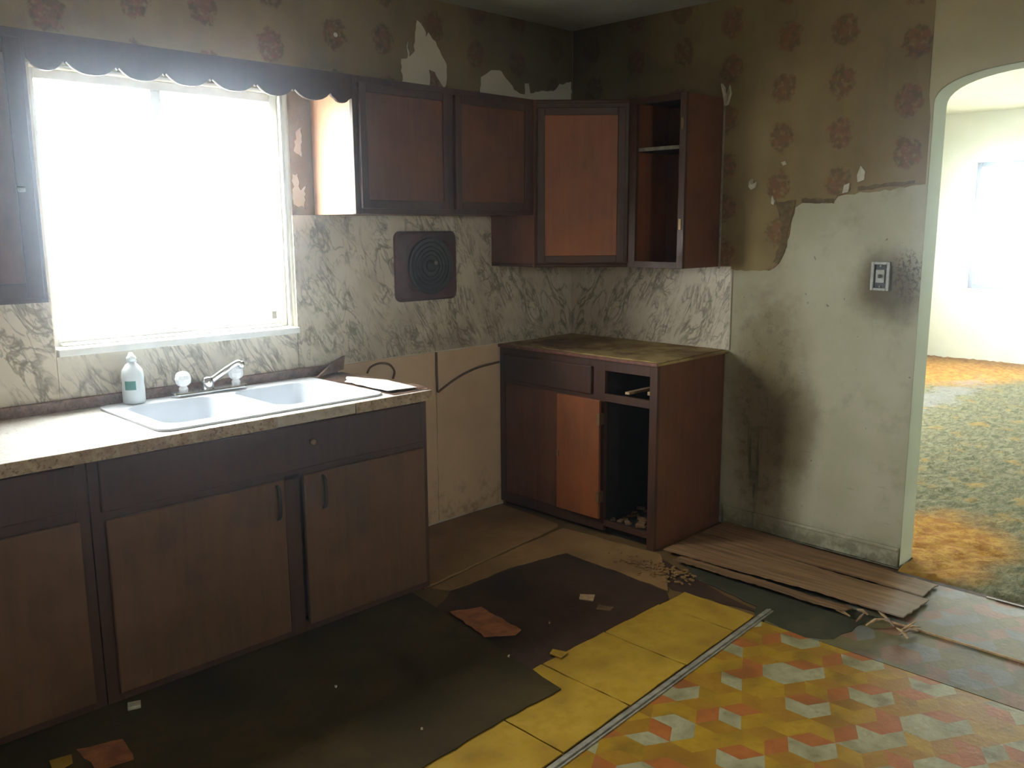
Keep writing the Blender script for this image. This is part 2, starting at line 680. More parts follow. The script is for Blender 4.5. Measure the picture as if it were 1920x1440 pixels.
wl = tag(sheet('wall_left', [[(XW, 0), (0.0, 0), (0.0, H), (XW, H)],
                             [(WX0, WZ0), (WX1, WZ0), (WX1, WZ1), (WX0, WZ1)]], 'xz', 0, T, 'plaster'), kind='structure')

AY0, AY1, ASZ, ARISE = -1.953, -2.98, 2.0, .13
arch = [(AY0, 0.0), (AY0, ASZ)]
for j in range(1, 24):
    t = math.pi*j/24
    cy, hw = (AY0+AY1)/2, (AY0-AY1)/2
    e = 2.0
    arch.append((cy + hw*math.copysign(abs(math.cos(t))**(2/2.9), math.cos(t)), ASZ + ARISE*abs(math.sin(t))**(2/2.4)))
arch += [(AY1, ASZ), (AY1, 0.0)]
wr_loop = [(.0, 0), (T, 0), (T, H), (YS, H), (YS, 0)] + arch[::-1]
wr = tag(sheet('wall_right', [[(T, 0), (T, H), (YS, H), (YS, 0)] + arch[::-1]], 'yz', 0, .13, 'plaster_right'), kind='structure')
# painted face above the arch, and the pale lining of the opening
sheet('painted_panel', [[(AY0+.02, 1.68), (AY0+.02, H-.001), (YS+.01, H-.001), (YS+.01, 1.68), (AY1, 1.68)] +
                        [p for p in arch[::-1] if p[1] > 1.68] + [(AY0, 1.68)]], 'yz', 0, -.003, 'arch_paint', wr)
bm = bmesh.new()
prev = None
for j, (a, b) in enumerate(arch):
    n_in = 0.003
    cy = (AY0+AY1)/2
    dy = -n_in if a > cy + .01 else (n_in if a < cy - .01 else 0)
    dz = -n_in if b > ASZ else 0
    ring = [bm.verts.new((x, a+dy, b+dz)) for x in (-.004, .134)]
    if prev:
        bm.faces.new((prev[0], prev[1], ring[1], ring[0]))
    prev = ring
lin = from_bm('arch_lining', bm, 'jamb_paint', wr)
lin.data.polygons.foreach_set('use_smooth', [True]*len(lin.data.polygons))

tag(box('wall_west', (XW-.12, XW, YS, T, 0, H), 'plaster', bevel=0), kind='structure')
# wall behind the camera with a small unseen window added for fill light
BX0, BX1, BZ0, BZ1 = -3.0, -2.55, 1.55, 2.05
tag(sheet('wall_south', [[(XW-.12, 0), (.13, 0), (.13, H), (XW-.12, H)],
                         [(BX0, BZ0), (BX1, BZ0), (BX1, BZ1), (BX0, BZ1)]], 'xz', YS, -T, 'plaster'), kind='structure')

# ---- living room seen through the arch
FX, FY0, FY1, FH = 6.73, .8, -5.0, 2.71
F1 = (.03, -1.75, .81, 2.18)      # window in the far wall: y from, y to, z0, z1
F2 = (1.6, 5.0, .9, 2.25)        # unseen side window added to light the living room: x from, x to
wf = tag(sheet('wall_far', [[(FY0+T, 0), (FY1-T, 0), (FY1-T, FH), (FY0+T, FH)],
                            [(F1[0], F1[2]), (F1[1], F1[2]), (F1[1], F1[3]), (F1[0], F1[3])]], 'yz', FX, T, 'far_wall'), kind='structure')
wn = tag(sheet('wall_north', [[(.13, 0), (FX, 0), (FX, FH), (.13, FH)],
                              [(F2[0], F2[2]), (F2[1], F2[2]), (F2[1], F2[3]), (F2[0], F2[3])]], 'xz', FY0, T, 'far_wall'), kind='structure')
tag(box('wall_living_room_south', (.13, FX, FY1-T, FY1, 0, FH), 'far_wall', bevel=0), kind='structure')
tag(box('ceiling_living_room', (.13, FX+T, FY1-T, FY0+T, FH, FH+.1), 'far_wall', bevel=0), kind='structure')
box('upper_wall', (.10, .135, FY1, FY0, H, FH), 'far_wall', wr, 0)
box('living_room_face', (.131, .134, -1.95, FY0, 0, FH), 'far_wall', wr, 0)

# carpet: rough pile
bm = bmesh.new()
xs = [-.045 + i*.035 for i in range(int((FX+.045)/.035)+1)] + [FX]
ys = [FY0 - j*.035 for j in range(int((FY0-FY1)/.035)+1)]
grid = {}
for i, x in enumerate(xs):
    for j, y in enumerate(ys):
        if x < .13 and not (AY1+.0 < y < AY0):
            continue
        p = Vector((x*7, y*7, 0))
        z = .016 + .016*mn.noise(p*3.1) + .008*mn.noise(p*1.1)
        if x < -.01: z = .004
        grid[i, j] = bm.verts.new((x, y, z))
for i in range(len(xs)-1):
    for j in range(len(ys)-1):
        q = [grid.get(k) for k in ((i, j), (i+1, j), (i+1, j+1), (i, j+1))]
        if all(q):
            bm.faces.new(q)
tag(from_bm('floor_living_room', bm, 'carpet', origin=(3.4, -2, 0), smooth=True), kind='structure')
box('floor_ground_slab', (-.03, FX, FY1, FY0, -.05, -.012), 'subfloor', floor, 0)


# ------------------------------------------------------------------ windows
def window(name, plane, a0, a1, z0, z1, d0, d1, mulls, label, mat='white_paint', fr=.035):
    """frame, mullions and panes in an opening; plane 'xz' or 'yz'; depth from d0 to d1"""
    def B(n, p0, p1, q0, q1, e0, e1, m, par, bev=.003):
        lo, hi = min(p0, p1), max(p0, p1)
        b = (lo, hi, e0, e1, q0, q1) if plane == 'xz' else (e0, e1, lo, hi, q0, q1)
        return box(n, b, m, par, bev)
    ca = (a0+a1)/2
    root = bpy.data.objects.new(name, None)
    loc = (ca, d0, z0) if plane == 'xz' else (d0, ca, z0)
    root.location = loc
    COL.objects.link(root)
    OFF[root] = Vector(loc)
    tag(root, label, None, None, 'structure')
    lo, hi = min(a0, a1), max(a0, a1)
    B('jamb', lo, lo+fr, z0, z1, d0, d1, mat, root)
    B('jamb', hi-fr, hi, z0, z1, d0, d1, mat, root)
    B('head', lo+fr, hi-fr, z1-fr, z1, d0, d1, mat, root)
    B('bottom_rail', lo+fr, hi-fr, z0, z0+fr, d0, d1, mat, root)
    edges = [lo+fr]
    for m_ in mulls:
        B('mullion', m_-fr*.6, m_+fr*.6, z0+fr, z1-fr, d0, d1, mat, root)
        edges += [m_-fr*.6, m_+fr*.6]
    edges.append(hi-fr)
    dm = (d0+d1)/2
    for k in range(0, len(edges), 2):
        B('pane', edges[k], edges[k+1], z0+fr, z1-fr, dm-.002, dm+.002, 'glass', root, 0)
    return root


w1 = window('window_1', 'xz', WX0, WX1, WZ0, WZ1, .075, .115, [-2.335], 'overexposed white sliding kitchen window above the sink')
box('window_sill', (WX0-.0, WX1+.0, -.028, .075, WZ0-.022, WZ0+.004), 'white_paint', w1, .003)
box('sash_stop', (WX1-.012, WX1-.0005, .03, .045, WZ0+.004, WZ1-.001), 'white_paint', w1, .001)
box('sash_latch', (-1.90, -1.875, .055, .075, WZ0+.04, WZ0+.075), 'grey_strip', w1, .003)
box('slide_track', (WX0+.04, WX1-.04, .05, .074, WZ0+.005, WZ0+.016), 'white_paint', w1, .002)
window('window_2', 'yz', F1[0], F1[1], F1[2], F1[3], FX+.03, FX+.07, [-.44, -.9, -1.35], 'bright living room window seen through the arch', 'dark_metal', .05)
window('fill_window_side', 'xz', F2[0], F2[1], F2[2], F2[3], FY0+.05, FY0+.09, [2.6, 4.0], 'unseen wide side window added to light the living room', 'white_paint', .04)
window('fill_window_back', 'xz', BX0, BX1, BZ0, BZ1, YS-.11, YS-.07, [], 'unseen window added behind the camera for fill light', 'white_paint', .04)
w2 = bpy.data.objects['window_2']
box('window_sill', (FX-.03, FX+.03, F1[1]-.04, F1[0]+.04, F1[2]-.03, F1[2]), 'grey_strip', w2)
portal('portal_kitchen', ((WX0+WX1)/2, .13, (WZ0+WZ1)/2), (math.radians(-90), 0, 0), WX1-WX0, WZ1-WZ0)
portal('portal_far', (FX+.1, (F1[0]+F1[1])/2, (F1[2]+F1[3])/2), (0, math.radians(90), 0), F1[3]-F1[2], F1[0]-F1[1])
portal('portal_side', ((F2[0]+F2[1])/2, FY0+.12, (F2[2]+F2[3])/2), (math.radians(-90), 0, 0), F2[1]-F2[0], F2[3]-F2[2])
portal('portal_back', ((BX0+BX1)/2, YS-.12, (BZ0+BZ1)/2), (math.radians(90), 0, 0), BX1-BX0, BZ1-BZ0)
ground = tag(box('floor_outdoor_ground', (-25, 30, -25, 25, -.45, -.3), 'grey_strip', bevel=0), kind='structure')

# ------------------------------------------------------------------ wall coverings
# wallpaper on the window wall, torn open in places
hole1 = jag([(-1.195, 2.05), (-1.20, 2.285), (-1.165, 2.29), (-1.16, 2.38), (-1.15, 2.30), (-1.125, 2.33), (-1.10, 2.47), (-1.06, 2.44),
             (-1.045, 2.40), (-1.03, 2.43), (-.98, 2.37), (-.95, 2.33), (-.92, 2.29), (-.925, 2.22), (-.94, 2.18), (-.97, 2.215), (-1.0, 2.25),
             (-1.03, 2.255), (-1.035, 2.19), (-1.06, 2.05)], .006, .018, 3)
hole2 = jag([(-.71, 2.05), (-.70, 2.26), (-.64, 2.295), (-.55, 2.305), (-.52, 2.27), (-.46, 2.225), (-.42, 2.205), (-.385, 2.205), (-.385, 2.265),
             (-.355, 2.262), (-.34, 2.215), (-.24, 2.235), (-.16, 2.245), (-.11, 2.285), (-.012, 2.31), (-.006, 2.05)], .005, .018, 4)
hole3 = jag([(-1.80, 1.62), (-1.80, 1.74), (-1.775, 1.75), (-1.765, 1.68), (-1.742, 1.70), (-1.742, 1.60)], .006, .012, 5)
hole4 = jag([(-1.79, 1.84), (-1.77, 1.93), (-1.745, 1.94), (-1.75, 1.82)], .005, .012, 9)
dot = [(-1.555+.012*math.cos(a*.7), 2.34+.010*math.sin(a*.7)) for a in range(9)]
ZP = 2.04
wp = sheet('wallpaper', [[(XW+.01, ZP), (WX0-.02, ZP), (WX0-.02, WZ1+.004), (WX1+.006, WZ1+.004), (WX1+.006, 1.56), (-1.64, 1.56), (-1.64, ZP),
                          (-.004, ZP), (-.004, H-.001), (XW+.01, H-.001)], hole1, hole2, hole3, hole4, dot], 'xz', 0, -.0025, 'paper', wl)
low = jag([(-.9, 1.303), (-1.12, 1.303), (-1.25, 1.305), (-1.30, 1.338), (-1.325, 1.40), (-1.35, 1.50), (-1.37, 1.596), (-1.40, 1.622), (-1.55, 1.616), (-1.57, 1.645),
           (-1.60, 1.652), (-1.735, 1.657), (AY0+.008, 1.683)], .005, .02, 6, closed=False)
wpr = sheet('wallpaper', [low + [(AY0+.008, 1.95), (AY0+.022, 2.06), (AY0+.022, H-.001), (-.004, H-.001), (-.004, 1.303)]], 'yz', 0, -.0035, 'paper', wr)
sheet('wallpaper_flap', [jag([(-1.275, 1.625), (-1.375, 1.632), (-1.345, 1.52), (-1.335, 1.42), (-1.30, 1.34), (-1.272, 1.345), (-1.30, 1.44), (-1.305, 1.53)], .006, .02, 61)], 'yz', -.0037, -.0025, 'under_paper', wr)
sheet('wallpaper_flap', [jag([(-1.40, 1.640), (-1.553, 1.634), (-1.556, 1.614), (-1.40, 1.618)], .003, .02, 62)], 'yz', -.0037, -.0025, 'under_paper', wr)
sheet('wallpaper_flap', [jag([(-1.66, 1.682), (-1.90, 1.70), (-1.90, 1.684), (-1.66, 1.664)], .004, .02, 63)], 'yz', -.0037, -.002, 'under_paper', wr)
# marble-printed panels behind the counters
mp = []
for (x0, x1, z0, z1) in ((XW+.01, WX0-.004, .905, 1.32), (WX0-.003, WX1-.002, .905, WZ0-.024), (WX1+.001, -1.037, .905, 1.573), (-1.036, -.005, .905, 1.573)):
    box('marble_panel', (x0, x1, -.006, 0, z0, z1), 'marble', wl, .0012)
box('marble_panel', (-.006, 0, -1.047, -.006, .905, ZB+.002), 'marble', wr, .0012)
box('edge_moulding', (-.009, 0, -1.056, -1.047, .905, ZB-.01), 'paper_white', wr, .002)
# bare wallboard where the stove stood
for (x0, x1) in ((-1.62, -1.039), (-1.034, -.004)):
    sheet('wallboard', [jag([(x0, .012), (x1, .012), (x1, .90), (x0, .90)], .003, .05, int(-x0*100))], 'xz', 0, -.006, 'gap', wl)
# curls and chips of torn paper on the arch wall
def chip(pts, lift, seed):
    rnd = random.Random(seed)
    bm = bmesh.new()
    vs_ = [bm.verts.new((-.006 - lift*rnd.uniform(.1, 1), a, b)) for a, b in pts]
    c = bm.verts.new((-.006 - lift*.3, sum(p[0] for p in pts)/len(pts), sum(p[1] for p in pts)/len(pts)))
    bk = [bm.verts.new((-.0035, a, b)) for a, b in pts]
    n = len(pts)
    for i in range(n):
        bm.faces.new((vs_[i], vs_[(i+1) % n], c))
        bm.faces.new((vs_[i], bk[i], bk[(i+1) % n], vs_[(i+1) % n]))
    bm.faces.new(bk)
    return from_bm('torn_paper', bm, 'paper_white', wr)


chip([(-1.13, 1.725), (-1.15, 1.735), (-1.148, 1.71), (-1.17, 1.722), (-1.165, 1.695), (-1.145, 1.685), (-1.132, 1.70)], .02, 1)
chip([(-.965, 2.19), (-.98, 2.17), (-.985, 2.13), (-1.005, 2.18), (-1.015, 2.14), (-1.0, 2.09), (-.985, 2.085), (-.975, 2.12)], .02, 2)
chip([(-1.668, 1.77), (-1.69, 1.745), (-1.688, 1.71), (-1.66, 1.70), (-1.655, 1.73)], .008, 3)
chip([(-1.29, 1.805), (-1.31, 1.81), (-1.32, 1.795), (-1.30, 1.79)], .006, 4)
chip([(-1.60, 1.69), (-1.625, 1.70), (-1.62, 1.66), (-1.595, 1.655)], .008, 5)
chip([(-1.255, 1.655), (-1.27, 1.63), (-1.265, 1.61), (-1.25, 1.62)], .01, 6)

# baseboard by the arch
bb = boxes('baseboard_right', [(-.014, 0, AY0+.004, -1.06, .012, .085), (-.019, 0, AY0+.004, -1.06, .085, .10)], 'plaster_right', bevel=.003)
tag(bb, kind='structure')
tag(box('trim_1', (-.009, -.0036, -.984, -.9745, ZB-.01, ZT-.03), 'grey_strip', bevel=.001), 'pale caulk edge beside the open wall cabinet', kind='structure')

# ------------------------------------------------------------------ upper cabinets
def framed_door(parent, org, ux, w, h, mat_f, mat_p, fr=.045, th=.019, name='door'):
    """door standing in the plane spanned by ux and z; org = lower corner, outward normal n"""
    ux = Vector(ux).normalized()
    n = Vector((ux.y, -ux.x, 0))      # outward for a door read left to right from the room
    org = Vector(org)
    def put(bm):
        for v in bm.verts:
            v.co = org + ux*v.co.x + n*v.co.y + Vector((0, 0, v.co.z))
    bm = bmesh.new()
    for b in ((0, fr, 0, th, 0, h), (w-fr, w, 0, th, 0, h), (fr, w-fr, 0, th, 0, fr), (fr, w-fr, 0, th, h-fr, h)):
        abox(bm, *b, bevel=.003)
    put(bm)
    d = from_bm(name, bm, mat_f, parent)
    bm = bmesh.new()
    abox(bm, fr-.004, w-fr+.004, .002, th-.008, fr-.004, h-fr+.004)
    put(bm)
    from_bm('panel', bm, mat_p, d)
    return d, put


# two-door cabinet over the missing stove
up1 = thing('wall_cabinet', 'short two-door brown wall cabinet hung beside the kitchen window', 'cabinet', (-1.17, 0, ZS))
xa, xb = -1.702, -.645
box('side_panel', (xa, xa+.018, -U+.02, -.0065, ZS, ZT), 'raw_side', up1, 0)
boxes('body', [(xb-.018, xb, -U+.02, -.0065, ZS, ZT), (xa+.018, xb-.018, -U+.02, -.0065, ZS, ZS+.018),
               (xa+.018, xb-.018, -U+.02, -.0065, ZT-.018, ZT), (xa+.018, xb-.018, -.016, -.0065, ZS+.018, ZT-.018)], 'door', up1, 0)
boxes('face_frame', [(xa, xa+.03, -U, -U+.02, ZS, ZT), (xb-.05, xb, -U, -U+.02, ZS, ZT), (-1.20, -1.16, -U, -U+.02, ZS, ZT),
                     (xa+.03, -1.20, -U, -U+.02, ZS, ZS+.04), (-1.16, xb-.05, -U, -U+.02, ZS, ZS+.04),
                     (xa+.03, -1.20, -U, -U+.02, ZT-.04, ZT), (-1.16, xb-.05, -U, -U+.02, ZT-.04, ZT)], 'frame', up1, .001)
framed_door(up1, (-1.680, -U, ZS+.022), (1, 0, 0), .478, ZT-ZS-.05, 'frame', 'door', .035)
framed_door(up1, (-1.165, -U, ZS+.022), (1, 0, 0), .478, ZT-ZS-.05, 'frame', 'door', .035)

# diagonal corner cabinet
c_ = .642
up2_ = thing('corner_wall_cabinet', 'tall diagonal corner wall cabinet with one closed reddish-brown door', 'cabinet', (-.25, -.25, ZB))
e = .007
foot = [(-e, -e), (-c_, -e), (-c_, -U), (-U, -c_), (-e, -c_)]
sheet('top_board', [foot], 'xy', ZT-.018, .018, 'frame', up2_)
sheet('bottom_board', [foot], 'xy', ZB, .018, 'frame', up2_)
box('side_panel', (-c_, -c_+.016, -U+.003, -e, ZB+.018, ZT-.018), 'door', up2_, 0)
box('side_panel', (-U+.003, -e, -c_, -c_+.016, ZB+.018, ZT-.018), 'door', up2_, 0)
dd = Vector((c_-U, -(c_-U), 0))
L = dd.length
u_ = dd.normalized()
n_ = Vector((u_.y, -u_.x, 0))
bm = bmesh.new()
for b in ((0, .05, -.019, 0, ZB+.018, ZT-.018), (L-.05, L, -.019, 0, ZB+.018, ZT-.018), (.05, L-.05, -.019, 0, ZB+.018, ZB+.05), (.05, L-.05, -.019, 0, ZT-.06, ZT-.018)):
    abox(bm, *b, bevel=.001)
for v in bm.verts:
    v.co = Vector((-c_, -U, 0)) + u_*v.co.x + n_*v.co.y + Vector((0, 0, v.co.z))
from_bm('face_frame', bm, 'frame', up2_)
framed_door(up2_, Vector((-c_, -U, ZB+.022)) + u_*.016, u_, L-.034, ZT-ZB-.06, 'frame', 'door_warm', .036)
boxes('edge_stile', [(-c_-.006, -c_+.012, -U-.006, -U+.008, ZB, ZT)], 'door', up2_, .002)

# open cabinet on the arch wall
up3 = thing('open_wall_cabinet', 'doorless wall cabinet with one shelf, next to the floral wallpaper', 'cabinet', (-.16, -.81, ZB))
ya, yb = -.972, -.644
box('side_panel', (-U+.02, -.004, ya, ya+.016, ZB, ZT), 'door', up3, .001)
box('side_panel', (-U+.02, -.004, yb-.016, yb, ZB, ZT), 'inner', up3, .001)
box('inner_lining', (-U+.02, -.012, ya+.016, ya+.019, ZB+.018, ZT-.018), 'inner', up3, 0)
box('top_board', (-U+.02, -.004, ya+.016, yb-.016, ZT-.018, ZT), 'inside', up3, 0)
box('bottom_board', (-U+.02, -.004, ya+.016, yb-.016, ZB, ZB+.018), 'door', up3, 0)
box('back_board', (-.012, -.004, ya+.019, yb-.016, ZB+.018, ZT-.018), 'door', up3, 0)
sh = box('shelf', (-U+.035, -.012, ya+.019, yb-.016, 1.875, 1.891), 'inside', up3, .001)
box('shelf_edge', (-U+.031, -U+.035, ya+.019, yb-.016, 1.875, 1.892), 'grey_strip', sh, .001)
boxes('face_frame', [(-U, -U+.02, ya, ya+.035, ZB, ZT), (-U, -U+.02, yb-.045, yb, ZB, ZT), (-U, -U+.02, ya+.035, yb-.045, ZB, ZB+.03),
                     (-U, -U+.02, ya+.035, yb-.045, ZT-.03, ZT)], 'frame', up3, .001)
for z in (1.50, 1.96):
    box('hinge', (-U-.004, -U, ya+.012, ya+.026, z, z+.05), 'brass', up3, .001)

# cabinet left of the window
up4 = thing('wall_cabinet', 'brown wall cabinet at the left edge, hung left of the kitchen window', 'cabinet', (-3.4, 0, 1.29))
xa, xb, zb4 = -4.10, -2.905, 1.288
boxes('body', [(xa, xa+.018, -U+.02, -.0065, zb4, ZT), (xb-.018, xb, -U+.02, -.0065, zb4, ZT), (xa+.018, xb-.018, -U+.02, -.0065, zb4, zb4+.018),
               (xa+.018, xb-.018, -U+.02, -.0065, ZT-.018, ZT), (xa+.018, xb-.018, -.016, -.0065, zb4+.018, ZT-.018)], 'door', up4, 0)
boxes('face_frame', [(xa, xb, -U, -U+.02, zb4, zb4+.03), (xa, xb, -U, -U+.02, ZT-.04, ZT), (xa, xa+.03, -U, -U+.02, zb4+.03, ZT-.04),
                     (xb-.03, xb, -U, -U+.02, zb4+.03, ZT-.04), (-3.52, -3.48, -U, -U+.02, zb4+.03, ZT-.04)], 'frame', up4, .001)
d, put = framed_door(up4, (-3.495, -U, zb4+.015), (1, 0, 0), .575, ZT-zb4-.045, 'frame', 'door', .05)
framed_door(up4, (-4.085, -U, zb4+.015), (1, 0, 0), .575, ZT-zb4-.045, 'frame', 'door', .05)
bm = bmesh.new()
abox(bm, .525, .545, .019, .034, .33, .345, bevel=.003)
put(bm)
from_bm('latch', bm, 'grey_strip', d)

# scalloped valance over the window
cusps = [-2.905+.0, -2.79, -2.625, -2.467, -2.299, -2.124, -1.966, -1.796, -1.702]
lo_ = []
for i in range(len(cusps)-1):
    a, b = cusps[i], cusps[i+1]
    for j in range(9):
        t = j/8
        zz = 2.043 - .034*(1 - abs(2*t-1)**2.6)
        if i in (0, 7):
            zz = min(zz, 2.03) if i == 7 else zz
        lo_.append((a + (b-a)*(.03+.94*t), zz))
    if i < len(cusps)-2:
        lo_.append((b, 2.034))
val = sheet('window_valance', [lo_ + [(-1.703, ZT), (-2.904, ZT)]], 'xz', -U+.016, -.016, 'frame')
tag(val, 'scalloped wooden valance board across the top of the kitchen window', 'valance')

# ------------------------------------------------------------------ sink run
D, ZC, XE = .657, .869, -1.607
FYc = -.627          # front plane of base units
def base_unit(t, xa, xb, right_end):
    boxes('body', [(xa, xa+.018, FYc+.02, -.008, .0 if not right_end else .0, ZC-.042), (xb-.018, xb, FYc+.02, -.008, .0, ZC-.042),
                   (xa+.018, xb-.018, FYc+.02, -.008, .07, .088), (xa+.018, xb-.018, -.03, -.02, .088, ZC-.3)], 'door', t, 0)
    box('toe_board', (xa+.018, xb-.018, FYc+.05, FYc+.06, 0, .07), 'inside', t, 0)


b1 = thing('sink_base_cabinet', 'long dark-brown base cabinet under the double sink, with two worn doors', 'cabinet', (-2.27, -.3, 0))
xa, xb = -2.942, -1.612
base_unit(b1, xa, xb, True)
boxes('face_frame', [(xa, xa+.045, FYc, FYc+.02, .02, ZC-.042), (xb-.04, xb, FYc, FYc+.02, .02, ZC-.042), (-2.275, -2.215, FYc, FYc+.02, .02, .64),
                     (xa+.045, xb-.04, FYc, FYc+.02, .62, ZC-.042), (xa+.045, -2.275, FYc, FYc+.02, .02, .06), (-2.215, xb-.04, FYc, FYc+.02, .02, .06)], 'frame', b1, .001)
box('false_drawer_front', (xa+.03, xb-.035, FYc-.014, FYc, .655, ZC-.05), 'frame', b1, .004)


def slab_door(t, x0, x1, z0, z1, hx, hz0=.49, hz1=.615):
    d = box('door', (x0, x1, FYc-.018, FYc, z0, z1), 'base_door', t, .004)
    bm = bmesh.new()
    tube_bm(bm, smooth_path([(hx, FYc-.017, hz0), (hx, FYc-.032, hz0+.015), (hx, FYc-.036, (hz0+hz1)/2), (hx, FYc-.032, hz1-.015), (hx, FYc-.017, hz1)], 5), .007, 8)
    from_bm('handle', bm, 'dark_metal', d, smooth=True)
    return d


slab_door(b1, -2.905, -2.285, .05, .63, -2.315)
slab_door(b1, -2.205, -1.64, .05, .63, -2.125)
lathe('knob', [(.004, 0), (.005, -.01), (.011, -.014), (.012, -.022), (.006, -.026)], (-2.168, FYc-.014, .752), 'brass', b1, 'y', 12)
b2 = thing('base_cabinet', 'dark-brown base cabinet with drawer at the left edge, left of the sink', 'cabinet', (-3.3, -.3, 0))
xa, xb = -3.75, -2.946
base_unit(b2, xa, xb, False)
boxes('face_frame', [(xa, xa+.045, FYc, FYc+.02, .02, ZC-.042), (xb-.04, xb, FYc, FYc+.02, .02, ZC-.042),
                     (xa+.045, xb-.04, FYc, FYc+.02, .625, .69), (xa+.045, xb-.04, FYc, FYc+.02, .80, ZC-.042), (xa+.045, xb-.04, FYc, FYc+.02, .02, .06)], 'frame', b2, .001)
box('drawer', (xa+.02, xb-.035, FYc-.018, FYc, .68, ZC-.05), 'frame', b2, .004)
slab_door(b2, xa+.02, xb-.035, .05, .645, xa+.06)

# countertop with cut-out
SX0, SX1, SY0, SY1 = -2.70, -1.80, -.615, -.055
ct = thing('countertop', 'speckled cream laminate countertop holding the double sink', 'countertop', (-2.7, -.33, ZC-.04))
sheet('slab', [[(-3.76, -D), (XE, -D), (XE, -.007), (-3.76, -.007)], rrect(SX0+.02, SX1-.02, SY0+.02, SY1-.02, .04)], 'xy', ZC-.04, .04, 'laminate', ct)
box('front_edge', (-3.76, -2.31, -D-.006, -D, ZC-.041, ZC+.0005), 'edge', ct, .002)
box('front_edge', (-2.308, -1.98, -D-.004, -D, ZC-.040, ZC-.001), 'edge_pale', ct, .002)
box('front_edge', (-1.978, XE, -D-.006, -D, ZC-.041, ZC+.0005), 'edge', ct, .002)
box('end_edge', (XE, XE+.005, -D, -.007, ZC-.041, ZC), 'edge', ct, .002)
box('backsplash_strip', (-3.76, XE-.02, -.024, -.0065, ZC, ZC+.042), 'chipboard', ct, .003)
# stripped right end of the top
bm = bmesh.new()
nx, ny = 8, 18
gr = {}
for i in range(nx+1):
    for j in range(ny+1):
        x = SX1+.012 + (XE-.002-SX1-.012)*i/nx
        y = -D+.01 + (D-.04)*j/ny
        z = ZC+.002 + .006*max(0, mn.noise(Vector((x*14, y*14, 3)))) + (.012*max(0, (i/nx-.75)*4)*max(0, mn.noise(Vector((x*5, y*6, 1)))+.3))
        gr[i, j] = bm.verts.new((x, y, z))
for i in range(nx):
    for j in range(ny):
        bm.faces.new((gr[i, j], gr[i+1, j], gr[i+1, j+1], gr[i, j+1]))
bmesh.ops.solidify(bm, geom=bm.faces[:], thickness=.002)
from_bm('stripped_end', bm, 'chipboard', ct)

# sink
sk = thing('double_sink', 'white double-bowl kitchen sink set in the countertop', 'sink', (-2.25, -.33, ZC-.17))
BW = [(-2.645, -2.315), (-2.225, -1.895)]
BY = (-.545, -.15)
sheet('rim', [rrect(SX0, SX1, SY0, SY1, .05)] + [rrect(a, b, BY[0], BY[1], .06) for a, b in BW], 'xy', ZC+.0005, .008, 'porcelain', sk)
for a, b in BW:
    bm = bmesh.new()
    prev = None
    for (ins, z, r) in ((0, ZC+.0085, .06), (.003, ZC-.01, .06), (.012, ZC-.11, .06), (.03, ZC-.145, .06), (.07, ZC-.155, .05)):
        ring = [bm.verts.new((p[0], p[1], z)) for p in rrect(a+ins, b-ins, BY[0]+ins, BY[1]-ins, r, 6)]
        if prev:
            for k in range(len(ring)):
                bm.faces.new((prev[k], prev[(k+1) % len(ring)], ring[(k+1) % len(ring)], ring[k]))
        prev = ring
    bm.faces.new(prev)
    bw = from_bm('bowl', bm, 'porcelain', sk, smooth=True)
    lathe('drain', [(.04, 0), (.042, .004), (.03, .005), (.026, .001)], ((a+b)/2, (BY[0]+BY[1])/2, ZC-.155), 'chrome', bw, 'z', 20)

# faucet
fz = ZC+.0085
fa = thing('faucet', 'chrome kitchen faucet with two clear knobs on the sink rim', 'faucet', (-2.275, -.1, fz))
sheet('base_plate', [rrect(-2.43, -2.125, -.125, -.07, .02)], 'xy', fz, .018, 'chrome', fa)
for kx in (-2.385, -2.165):
    bm = bmesh.new()
    lathe_bm(bm, [(.016, 0), (.018, .012), (.013, .022), (.02, .026), (.028, .034), (.031, .05), (.028, .066), (.02, .076), (.008, .08)], (kx, -.097, fz+.018), 'z', 10)
    from_bm('knob', bm, 'acrylic', fa)
bm = bmesh.new()
tube_bm(bm, smooth_path([(-2.285, -.097, fz+.035), (-2.27, -.099, fz+.048), (-2.23, -.105, fz+.072), (-2.185, -.112, fz+.098), (-2.16, -.117, fz+.108), (-2.15, -.119, fz+.10)], 5),
        [.015]*13 + [.013]*13, 10)
sp = from_bm('spout', bm, 'chrome', fa, smooth=True)
lathe('spout_hub', [(.024, 0), (.024, .03), (.02, .045), (.012, .05)], (-2.285, -.097, fz+.016), 'chrome', fa, 'z', 18)
lathe('spout_tip', [(.012, 0), (.013, .012), (.014, .026), (.008, .03)], (-2.15, -.119, fz+.085), 'chrome', sp, 'z', 12)

# bottle
bo = thing('plastic_bottle', 'white plastic bottle with a small green label behind the sink', 'bottle', (-2.572, -.088, fz))
lathe('body', [(.036, 0), (.04, .004), (.04, .05), (.038, .075), (.04, .10), (.036, .125), (.022, .145), (.014, .152), (.014, .16)], (-2.572, -.088, fz), 'bottle', bo, 'z', 28)
lathe('cap', [(.017, .158), (.0175, .172), (.012, .178), (.006, .19)], (-2.572, -.088, fz), 'bottle', bo, 'z', 20)
bm = bmesh.new()
for z0, z1, a0, a1, r in ((.055, .088, 205, 262, .0405),):
    prev = None
    for k in range(9):
        a = math.radians(a0+(a1-a0)*k/8)
        cur = [bm.verts.new((-2.572+r*math.cos(a), -.088+r*math.sin(a), fz+z)) for z in (z0, z1)]
        if prev:
            bm.faces.new((prev[0], cur[0], cur[1], prev[1]))
        prev = cur
from_bm('label', bm, 'green_print', bo)

